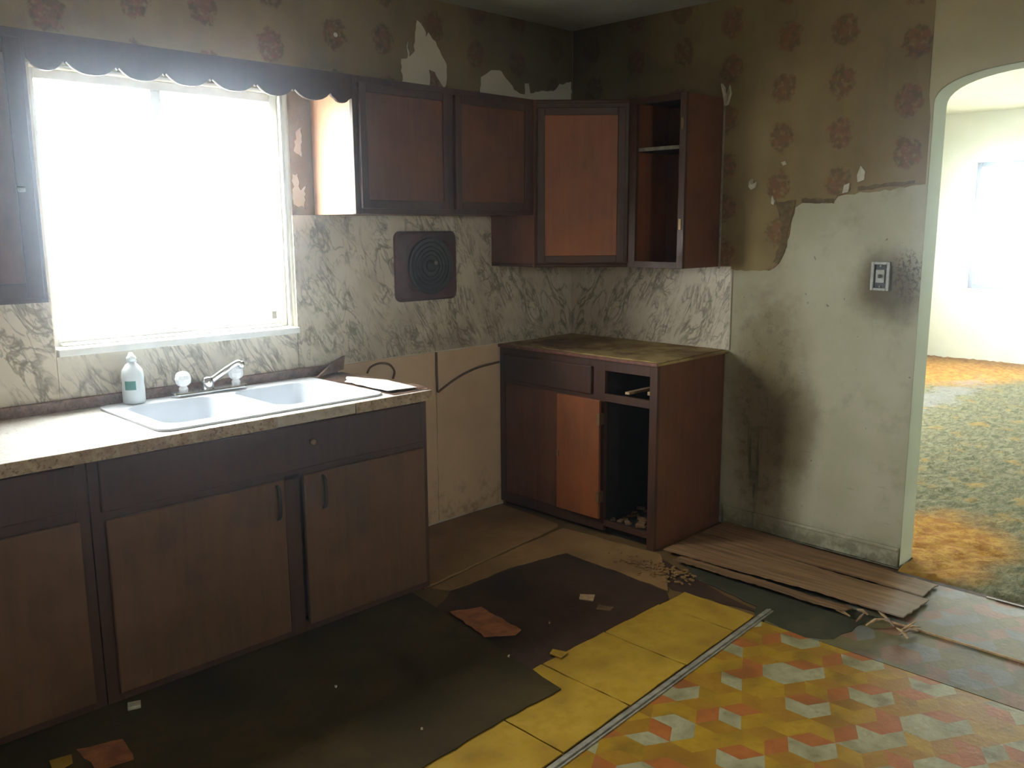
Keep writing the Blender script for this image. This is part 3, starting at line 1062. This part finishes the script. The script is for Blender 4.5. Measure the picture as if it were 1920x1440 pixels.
# loose wood scrap and a pale glare sheet on the counter end
bm = bmesh.new()
pts = [(-1.80, -.13, ZC+.014), (-1.60, -.028, ZC+.014), (-1.585, -.02, ZC+.075), (-1.66, -.04, ZC+.055)]
a = [bm.verts.new(p) for p in pts]
b = [bm.verts.new((p[0]-.006, p[1]+.010, p[2]-.002)) for p in pts]
bm.faces.new(a); bm.faces.new(b[::-1])
for i in range(4):
    bm.faces.new((a[i], b[i], b[(i+1) % 4], a[(i+1) % 4]))
tag(from_bm('wood_scrap', bm, 'chipboard'), 'thin triangular brown wood scrap leaning on the backsplash right of the faucet', 'scrap')
bm = bmesh.new()
rr_ = random.Random(4)
lp = jag([(-1.785, -.60), (-1.66, -.625), (-1.63, -.40), (-1.70, -.20), (-1.775, -.30)], .006, .04, 12)
bm = sheet_bm([lp], 'xy', ZC+.0115, .002, )
tag(from_bm('glare_sheet', bm, 'laminate'), 'pale sheet standing in for window glare on the stripped right end of the counter', 'scrap')  # window glare on the chipboard, built as a pale sheet

# ------------------------------------------------------------------ corner base cabinet
WB, DB, ZBc = 1.042, .589, .909
b3 = thing('corner_base_cabinet', 'abandoned dark base cabinet against the arch wall, its drawer missing and door swung open', 'cabinet', (-.3, -.52, 0))
X = -DB
box('side_panel', (X+.02, -.022, -WB, -WB+.018, .0, ZBc-.02), 'door', b3, .001)
box('side_panel', (X+.02, -.022, -.026, -.008, .0, ZBc-.02), 'door', b3, .001)
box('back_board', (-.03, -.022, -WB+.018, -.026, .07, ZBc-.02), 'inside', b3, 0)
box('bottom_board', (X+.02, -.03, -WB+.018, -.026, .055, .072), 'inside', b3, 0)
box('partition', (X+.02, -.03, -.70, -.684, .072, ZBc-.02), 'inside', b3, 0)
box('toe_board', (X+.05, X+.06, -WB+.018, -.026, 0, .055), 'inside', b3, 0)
boxes('face_frame', [(X, X+.02, -WB, -1.0, .0, ZBc-.02), (X, X+.02, -.735, -.64, .03, ZBc-.02), (X, X+.02, -.05, -.01, .03, ZBc-.02),
                     (X, X+.02, -1.0, -.735, .835, ZBc-.02), (X, X+.02, -1.0, -.735, .685, .722), (X, X+.02, -1.0, -.735, .055, .085),
                     (X, X+.02, -.64, -.05, .835, ZBc-.02), (X, X+.02, -.64, -.05, .69, .72), (X, X+.02, -.64, -.05, .03, .085)], 'frame', b3, .001)
box('blind_panel', (X+.004, X+.016, -.64, -.05, .085, .69), 'door', b3, 0)
box('drawer', (X-.016, X, -.66, -.045, .712, .85), 'frame', b3, .004)
box('drawer_runner', (X+.03, -.06, -.985, -.965, .74, .757), 'pale_wear', b3, .001)
box('drawer_runner', (X+.03, -.06, -.86, -.835, .728, .74), 'pale_wear', b3, .001)
dr = box('door', (X-.034, X-.018, -.730, -.452, .095, .692), 'inner', b3, .003)
for z in (.18, .57):
    box('hinge', (X-.037, X-.002, -.7335, -.715, z, z+.055), 'brass', dr, .001)
box('latch', (X-.040, X-.034, -.47, -.455, .37, .40), 'brass', dr, .002)
rnd = random.Random(5)
tp = sheet_bm([jag([(-.008, -.009), (X-.012, -.009), (X-.012, -WB-.008), (-.008, -WB-.008)], .0015, .06, 8)], 'xy', ZBc-.02, .012, )
from_bm('top_board', tp, 'top', b3)
sheet('top_veneer', [jag([(-.01, -.012), (-.30, -.02), (-.50, -.15), (-.575, -.35), (-.59, -.7), (-.585, -WB), (-.2, -WB+.01), (-.01, -WB+.02)], .008, .04, 21)], 'xy', ZBc-.008, .005, 'top', b3)
box('front_edge', (X-.016, X-.012, -WB-.008, -.01, ZBc-.022, ZBc-.007), 'edge_red', b3, .001)

# debris on the floor of the open cabinet
bm = bmesh.new()
rnd = random.Random(11)
for k in range(40):
    x, y = rnd.uniform(X+.05, X+.3), rnd.uniform(-.99, -.74)
    s = rnd.uniform(.008, .022)
    vs_ = abox(bm, x-s, x+s, y-s*.6, y+s*.6, .0725, .0725+s*.5)
    bmesh.ops.rotate(bm, verts=vs_, cent=(x, y, .0725), matrix=Matrix.Rotation(rnd.uniform(0, 3), 3, 'Z'))
db = from_bm('cabinet_rubble', bm, 'board')
tag(db, 'crumbled pale debris on the floor inside the open base cabinet', 'debris', kind='stuff')

# ------------------------------------------------------------------ wall fittings
fan = thing('exhaust_fan', 'square maroon exhaust fan cover with round dark grille on the marble wall', 'fan', (-1.09, -.006, 1.163))
fx0, fx1, fz0, fz1 = -1.281, -.899, 1.165, 1.50
bm = bmesh.new()
prev = None
for ins, y, r in ((0, -.0065, .035), (.0, -.018, .035), (.012, -.032, .04), (.05, -.038, .06), (.052, -.034, .07)):
    ring = [bm.verts.new((p[0], y, p[1])) for p in rrect(fx0+ins, fx1-ins, fz0+ins*.9, fz1-ins*.9, r, 6)]
    if prev:
        for k in range(len(ring)):
            bm.faces.new((prev[k], prev[(k+1) % len(ring)], ring[(k+1) % len(ring)], ring[k]))
    prev = ring
bm.faces.new(prev)
from_bm('cover_plate', bm, 'maroon', fan)
fc = ((fx0+fx1)/2+.008, -.034, (fz0+fz1)/2)
lathe('grille_dish', [(.135, 0), (.138, -.010), (.128, -.014), (.118, -.008), (.03, -.006)], fc, 'dark_metal', fan, 'y', 40)
for r in (.112, .092, .072, .052):
    bm = bmesh.new()
    pts = [(fc[0]+r*math.cos(2*math.pi*k/36), fc[1]-.011, fc[2]+r*math.sin(2*math.pi*k/36)) for k in range(37)]
    tube_bm(bm, pts, .0035, 6)
    from_bm('grille_ring', bm, 'dark_metal', fan, smooth=True)
lathe('hub', [(.03, 0), (.028, -.014), (.016, -.02), (.004, -.021)], (fc[0]+.0, fc[1], fc[2]), 'dark_metal', fan, 'y', 20)
lathe('screw', [(.011, 0), (.010, -.004), (.004, -.005)], (fc[0]+.02, fc[1]-.019, fc[2]+.015), 'grey_strip', fan, 'y', 10)

ou = thing('electrical_box', 'metal switch box without cover plate on the sooty arch wall', 'switch', (0, -1.785, 1.235))
y0, y1, z0, z1 = -1.826, -1.744, 1.235, 1.36
boxes('box_rim', [(-.012, -.0005, y0, y0+.014, z0, z1), (-.012, -.0005, y1-.014, y1, z0, z1), (-.012, -.0005, y0+.014, y1-.014, z0, z0+.012), (-.012, -.0005, y0+.014, y1-.014, z1-.012, z1)], 'box_metal', ou, .002)
box('back', (-.003, -.0005, y0+.014, y1-.014, z0+.012, z1-.012), 'black', ou, 0)
box('switch_body', (-.010, -.003, -1.805, -1.765, 1.268, 1.327), 'box_metal', ou, .003)
box('toggle', (-.022, -.010, -1.79, -1.78, 1.29, 1.306), 'dark_metal', ou, .002)
for z in (1.253, 1.342):
    lathe('screw', [(.005, -.003), (.005, -.007), (.002, -.008)], (0, -1.785, z), 'box_metal', ou, 'x', 10)

cordp = smooth_path([(-1.036, -.012, .90), (-1.037, -.013, .82), (-1.036, -.014, .745), (-1.033, -.014, .70), (-1.0, -.014, .712), (-.93, -.013, .742), (-.841, -.013, .772), (-.74, -.013, .793), (-.60, -.013, .803)], 6)
tag(tube('wall_cable', cordp, .006, 'cord'), 'thin brown cable bent across the bare wallboard', 'cable')
tag(tube('wire_loop', smooth_path([(-1.46, -.012, .845), (-1.44, -.014, .872), (-1.39, -.016, .885), (-1.33, -.014, .872), (-1.30, -.012, .835), (-1.31, -.012, .80)], 6), .005, 'cord'),
    'small brown wire loop on the wallboard behind the counter end', 'cable')
tag(tube('black_hose', smooth_path([(-1.60, -.50, .44), (-1.57, -.50, .452), (-1.535, -.50, .42), (-1.522, -.50, .36), (-1.53, -.50, .29), (-1.545, -.50, .15), (-1.55, -.48, .012)], 6), .009, 'black'),
    'black hose hanging beside the end of the sink cabinet', 'hose')

# ------------------------------------------------------------------ floor layers
def patch(name, loop, z, th, mat, jg=.006, st=.04, seed=1, label=None):
    o = sheet(name, [jag(loop, jg, st, seed)], 'xy', z, th, mat, floor)
    if label: o['label'] = label
    return o


patch('plywood_sheet', [(-1.60, -.02), (-.60, -.02), (-.625, -.47), (-.66, -.50), (-1.10, -.54), (-1.56, -.60), (-1.60, -.60)], .0005, .009, 'ply', .004, .05, 2, 'brown plywood sheet where the stove stood')
patch('plywood_sheet', [(-.64, -.52), (-.60, -1.09), (-.92, -1.36), (-.89, -.76), (-1.2, -.70), (-1.56, -.70), (-1.60, -.62), (-1.10, -.56)], .0005, .004, 'ply', .006, .05, 3)
patch('adhesive_patch', [(-.89, -.74), (-.925, -1.36), (-.99, -1.42), (-1.5, -1.44), (-1.84, -1.46), (-1.74, -.80), (-1.56, -.705), (-1.2, -.71)], .0005, .0025, 'tar', .01, .05, 4, 'dark brown bare adhesive')
# yellow tiles
edges_x = [-.885, -1.062, -1.41, -1.757, -2.10, -2.445, -2.79, -3.135, -3.48]
for i in range(len(edges_x)-1):
    x1, x0 = edges_x[i]-.0035, edges_x[i+1]+.0035
    y_line = lambda x: -1.752 - .062*(-.82-x) + .012
    top = -1.415 if i else -1.42
    o = sheet('tile', [jag([(x0, y_line(x0)), (x1, y_line(x1)), (x1, top), (x0, top)], .0025 if i < 4 else .001, .05, 30+i)], 'xy', .001, .006, 'yellow', floor)
# dark sheet in front of the sink
matl = [(-1.70, -.63), (-1.73, -.84), (-1.775, -1.18), (-1.84, -1.58), (-2.1, -1.575), (-2.42, -1.588), (-3.2, -1.62), (-4.4, -1.64), (-4.4, -.60), (-1.70, -.60)]
o = patch('dark_floor_sheet', matl, .0075, .004, 'mat', .003, .05, 5, 'dark olive torn floor covering in front of the sink cabinets')
patch('shaded_slate_patch', [(-.60, -1.20), (-.72, -1.36), (-.80, -1.70), (-.90, -1.76), (-.925, -1.98), (-.86, -2.06), (-.55, -2.1), (-.45, -1.3)], .0005, .008, 'slate', .012, .05, 6, 'slate vinyl darkened for the shade under the warped board')  # vinyl patch with the board's shade put into its colour
patch('grimy_patch', [(-.90, -1.36), (-.64, -1.12), (-.72, -1.36), (-.85, -1.75), (-.885, -1.42)], .0005, .003, 'tar', .01, .05, 8)
# metal strip
sp_ = lambda x: -1.752 - .062*(-.82-x)
bm = bmesh.new()
for (w0, w1, z1) in ((0, .030, .009), (.010, .020, .013)):
    x0, x1 = -.80, -3.9
    q = []
    for zz in (.0, z1):
        q += [bm.verts.new((x0, sp_(x0)-w0, zz)), bm.verts.new((x1, sp_(x1)-w0, zz)), bm.verts.new((x1, sp_(x1)-w1, zz)), bm.verts.new((x0, sp_(x0)-w1, zz))]
    for f in ((0, 1, 2, 3), (4, 5, 6, 7), (0, 1, 5, 4), (1, 2, 6, 5), (2, 3, 7, 6), (3, 0, 4, 7)):
        bm.faces.new([q[i] for i in f])
tag(from_bm('trim_2', bm, 'grey_strip'), 'grey joint strip between yellow tiles and patterned linoleum', kind='structure')


# tumbling-block linoleum: one printed sheet, its rhombs as faces
def lino(name, x0, x1, y0, y1, z, mats, cut, seed, label):
    s = .0785
    u0, u1, u2 = Vector((0, s)), Vector((-.866*s, -.5*s)), Vector((.866*s, -.5*s))
    T1, T2 = u0-u1, u2-u1
    bm = bmesh.new()
    cache = {}
    rnd = random.Random(seed)
    def V(p):
        k = (round(p.x*2000), round(p.y*2000))
        if k not in cache:
            cache[k] = bm.verts.new((p.x, p.y, z))
        return cache[k]
    for j in range(-60, 61):
        for i in range(-90, 91):
            p = Vector((-1.563, -2.323)) + T1*j + T2*i
            if not (x0-.1 < p.x < x1+.1 and y0-.1 < p.y < y1+.1):
                continue
            t = (i + 2*j) % 3
            r = rnd.random()
            if t == 0: cols = (3, 2, 3) if r < .55 else ((3, 2, 0) if r < .8 else (2, 3, 3))
            elif t == 1: cols = (0, 1, 2) if r < .45 else ((1, 0, 1) if r < .75 else (2, 1, 3))
            else: cols = (0, 1, 0) if r < .5 else ((1, 2, 0) if r < .8 else (0, 3, 1))
            for (a, b), c in zip(((u0, u1), (u1, u2), (u2, u0)), (cols[0], cols[2], cols[1])):
                try:
                    f = bm.faces.new((V(p), V(p+a), V(p+a+b), V(p+b)))
                    f.material_index = c
                except ValueError:
                    pass
    for co, no in [((x0, 0, 0), (-1, 0, 0)), ((x1, 0, 0), (1, 0, 0)), ((0, y0, 0), (0, -1, 0)), ((0, y1, 0), (0, 1, 0))] + cut:
        bmesh.ops.bisect_plane(bm, geom=bm.verts[:]+bm.edges[:]+bm.faces[:], plane_co=co, plane_no=no, clear_outer=True)
    r = bmesh.ops.extrude_face_region(bm, geom=bm.faces[:])
    for v in r['geom']:
        if isinstance(v, bmesh.types.BMVert):
            v.co.z -= .004
    o = from_bm(name, bm, mats, floor)
    o['label'] = label
    return o


LM = ['lino_gold', 'lino_ochre', 'lino_rust', 'lino_pale']
cut = [((-.82, -1.776, 0), Vector((-.062, 1, 0)))]
lino('linoleum_sheet', -4.4, -.915, -4.6, -1.7, .006, LM, cut, 3, 'patterned linoleum of gold, rust and pale blocks')
DM = ['dl_gold', 'dl_gold', 'dl_rust', 'dl_pale']  # duller, greyer set of the print colours
lino('linoleum_sheet', -.913, -.575, -4.6, -1.80, .007, DM, [], 5, 'darker grey-green patterned linoleum strip')
lino('linoleum_sheet', -.572, -.09, -4.6, -1.96, .012, DM, [], 6, 'darker grey-green patterned linoleum near the arch')
box('sheet_edge', (-.578, -.572, -4.6, -2.12, .0005, .0135), 'pale_wear', floor, 0)
th = tag(boxes('trim_3', [(-.088, -.05, AY1, AY0+.0, 0, .010), (-.095, -.086, AY1, -2.38, .0, .016)], ['tar'], bevel=.001), 'worn threshold strip along the arch opening', kind='structure')
bm = bmesh.new()
abox(bm, -.086, -.078, AY1, -2.34, .010, .0155)
from_bm('metal_edge', bm, 'grey_strip', th)

# orange scrap and chips lying about
def scrap(name, loop, z, th, mat, label, seed):
    o = sheet(name, [jag(loop, .004, .03, seed)], 'xy', z, th, mat)
    return tag(o, label, 'scrap')


scrap('tile_scrap', [(-1.715, -.875), (-1.60, -.93), (-1.63, -1.19), (-1.675, -1.20), (-1.765, -1.13)], .0118, .004, 'orange_scrap', 'orange-brown wedge of tile on the dark floor beside the olive sheet', 40)
scrap('floor_scrap', [(-1.21, -1.12), (-1.17, -1.17), (-1.22, -1.20), (-1.25, -1.15)], .0032, .004, 'pale_wear', 'pale scrap in the middle of the dark adhesive patch', 41)
scrap('floor_scrap', [(-1.235, -1.24), (-1.21, -1.30), (-1.25, -1.31), (-1.27, -1.26)], .0032, .003, 'board', 'small brown scrap on the adhesive beside the pale one', 42)
scrap('tile_scrap', [(-1.655, -1.375), (-1.64, -1.43), (-1.69, -1.44), (-1.69, -1.39)], .0075, .007, 'yellow', 'small curled yellow scrap at the tile edge', 43)
scrap('floor_scrap', [(-2.895, -.66), (-2.86, -.675), (-2.87, -.70), (-2.91, -.69)], .0118, .012, 'paper_white', 'greyish crumb at the foot of the sink cabinet', 44)
scrap('tile_scrap', [(-3.175, -.80), (-3.115, -.815), (-3.13, -.86), (-3.19, -.88)], .0118, .003, 'yellow', 'yellow tile fragment at the lower left corner of the picture', 45)
scrap('tile_scrap', [(-3.10, -.80), (-2.98, -.84), (-3.0, -.97), (-3.09, -.95)], .0118, .002, 'orange_scrap', 'dim reddish fragment beside the yellow one on the olive sheet', 46)
for k, (x, y, lab) in enumerate(((-1.808, -1.30, 'tiny white crumb near the corner of the olive floor sheet'), (-2.32, -1.44, 'tiny white crumb near the front edge of the olive floor sheet'),
                                 (-2.36, -1.04, 'tiny white crumb in the middle of the olive floor sheet'))):
    bm = bmesh.new()
    bmesh.ops.create_icosphere(bm, subdivisions=1, radius=.005, matrix=Matrix.Translation((x, y, .0155)))
    for v in bm.verts:
        v.co += Vector((random.uniform(-.002, .002), random.uniform(-.002, .002), random.uniform(-.002, .002)))
    tag(from_bm('crumb', bm, 'paper_white'), lab, 'crumb')

# warped board at the arch wall
brd = thing('warped_board', 'warped splintering plywood board lying along the arch wall', 'board', (-.4, -1.65, .012))
def plank(xf, xb, ya_, yb_, lift, seed, mat='board'):
    """xf, xb: front and back edge as functions of t"""
    bm = bmesh.new()
    ny, nx = 44, 10
    top, bot = {}, {}
    rnd = random.Random(seed)
    jf = [rnd.uniform(-.004, .004) for _ in range(ny+1)]
    je = [rnd.uniform(-.005, .005) for _ in range(nx+1)]
    for j in range(ny+1):
        t = j/ny
        for i in range(nx+1):
            s = i/nx
            x = xf(t) + jf[j] + (xb(t)-xf(t))*s
            y = ya_ + (yb_-ya_)*t + (je[i] if j == ny else 0)
            z = .016 + lift*(1-s)**1.5*(.3+.7*t) + .006*mn.noise(Vector((x*6, y*4, seed)))
            top[i, j] = bm.verts.new((x, y, z+.006))
            bot[i, j] = bm.verts.new((x, y, z))
    for j in range(ny):
        for i in range(nx):
            bm.faces.new((top[i, j], top[i+1, j], top[i+1, j+1], top[i, j+1]))
            bm.faces.new((bot[i, j], bot[i, j+1], bot[i+1, j+1], bot[i+1, j]))
    for j in range(ny):
        for i in (0, nx):
            bm.faces.new((top[i, j], top[i, j+1], bot[i, j+1], bot[i, j]))
    for i in range(nx):
        for j in (0, ny):
            bm.faces.new((top[i, j], top[i+1, j], bot[i+1, j], bot[i, j]))
    return from_bm('plank', bm, mat, brd, smooth=False)


plank(lambda t: -.25-.03*t, lambda t: -.03-.085*t, -1.09, -2.16, .006, 3)
plank(lambda t: -.585+.02*t, lambda t: -.262-.03*t, -1.095, -2.19, .022, 5)
plank(lambda t: -.655-.02*t, lambda t: -.59+.012*t, -1.20, -2.0, .02, 8)
rnd = random.Random(21)
for k in range(12):
    x, y = rnd.uniform(-.68, -.54), rnd.uniform(-2.26, -1.98)
    ln, a = rnd.uniform(.03, .085), rnd.uniform(-1, 1) + math.pi*.5*(k % 2)
    bm = bmesh.new()
    dx, dy = math.cos(a)*ln, math.sin(a)*ln
    z0 = .02
    tube_bm(bm, [(x-dx/2, y-dy/2, z0), (x, y, z0+rnd.uniform(.004, .02)), (x+dx/2, y+dy/2, z0+rnd.uniform(0, .02))], [.003, .006, .002], 4)
    from_bm('splinter', bm, 'pale_wear' if k % 3 else 'board', brd)

# rubble by the cabinet foot
bm = bmesh.new()
rnd = random.Random(17)
for k in range(170):
    x, y = rnd.gauss(-.75, .05), rnd.gauss(-1.20, .10)
    if x > -.69 and y < -1.08: continue
    if y > -1.07 and x > -.64: continue
    s = rnd.uniform(.004, .013)
    vs_ = abox(bm, x-s, x+s, y-s*.4, y+s*.4, .006, .006+s*.5)
    bmesh.ops.rotate(bm, verts=vs_, cent=(x, y, .012), matrix=Matrix.Rotation(rnd.uniform(0, 3), 3, 'Z') @ Matrix.Rotation(rnd.uniform(-.5, .5), 3, 'X'))
tag(from_bm('wood_rubble', bm, 'ply'), 'crumbled wood rubble at the foot of the corner base cabinet', 'rubble', kind='stuff')

# ------------------------------------------------------------------ scattering volume added for the lens glow round the window
g = G('lens_glow_volume')
g.nt.nodes.remove(g.bsdf)
vol = g.n('ShaderNodeVolumeScatter')
vol.inputs['Color'].default_value = (.72, .85, 1.0, 1)
vol.inputs['Density'].default_value = .015
vol.inputs['Anisotropy'].default_value = .94
g.nt.links.new(vol.outputs[0], g.out.inputs['Volume'])
M['lens_glow'] = g.mat
tag(box('lens_glow_haze', (XW-.06, FX+.12, YS-.05, FY0+.11, -.03, 2.76), 'lens_glow', bevel=0), 'faint scattering volume added for the lens glow round the windows', 'lens_glow_haze', kind='stuff')
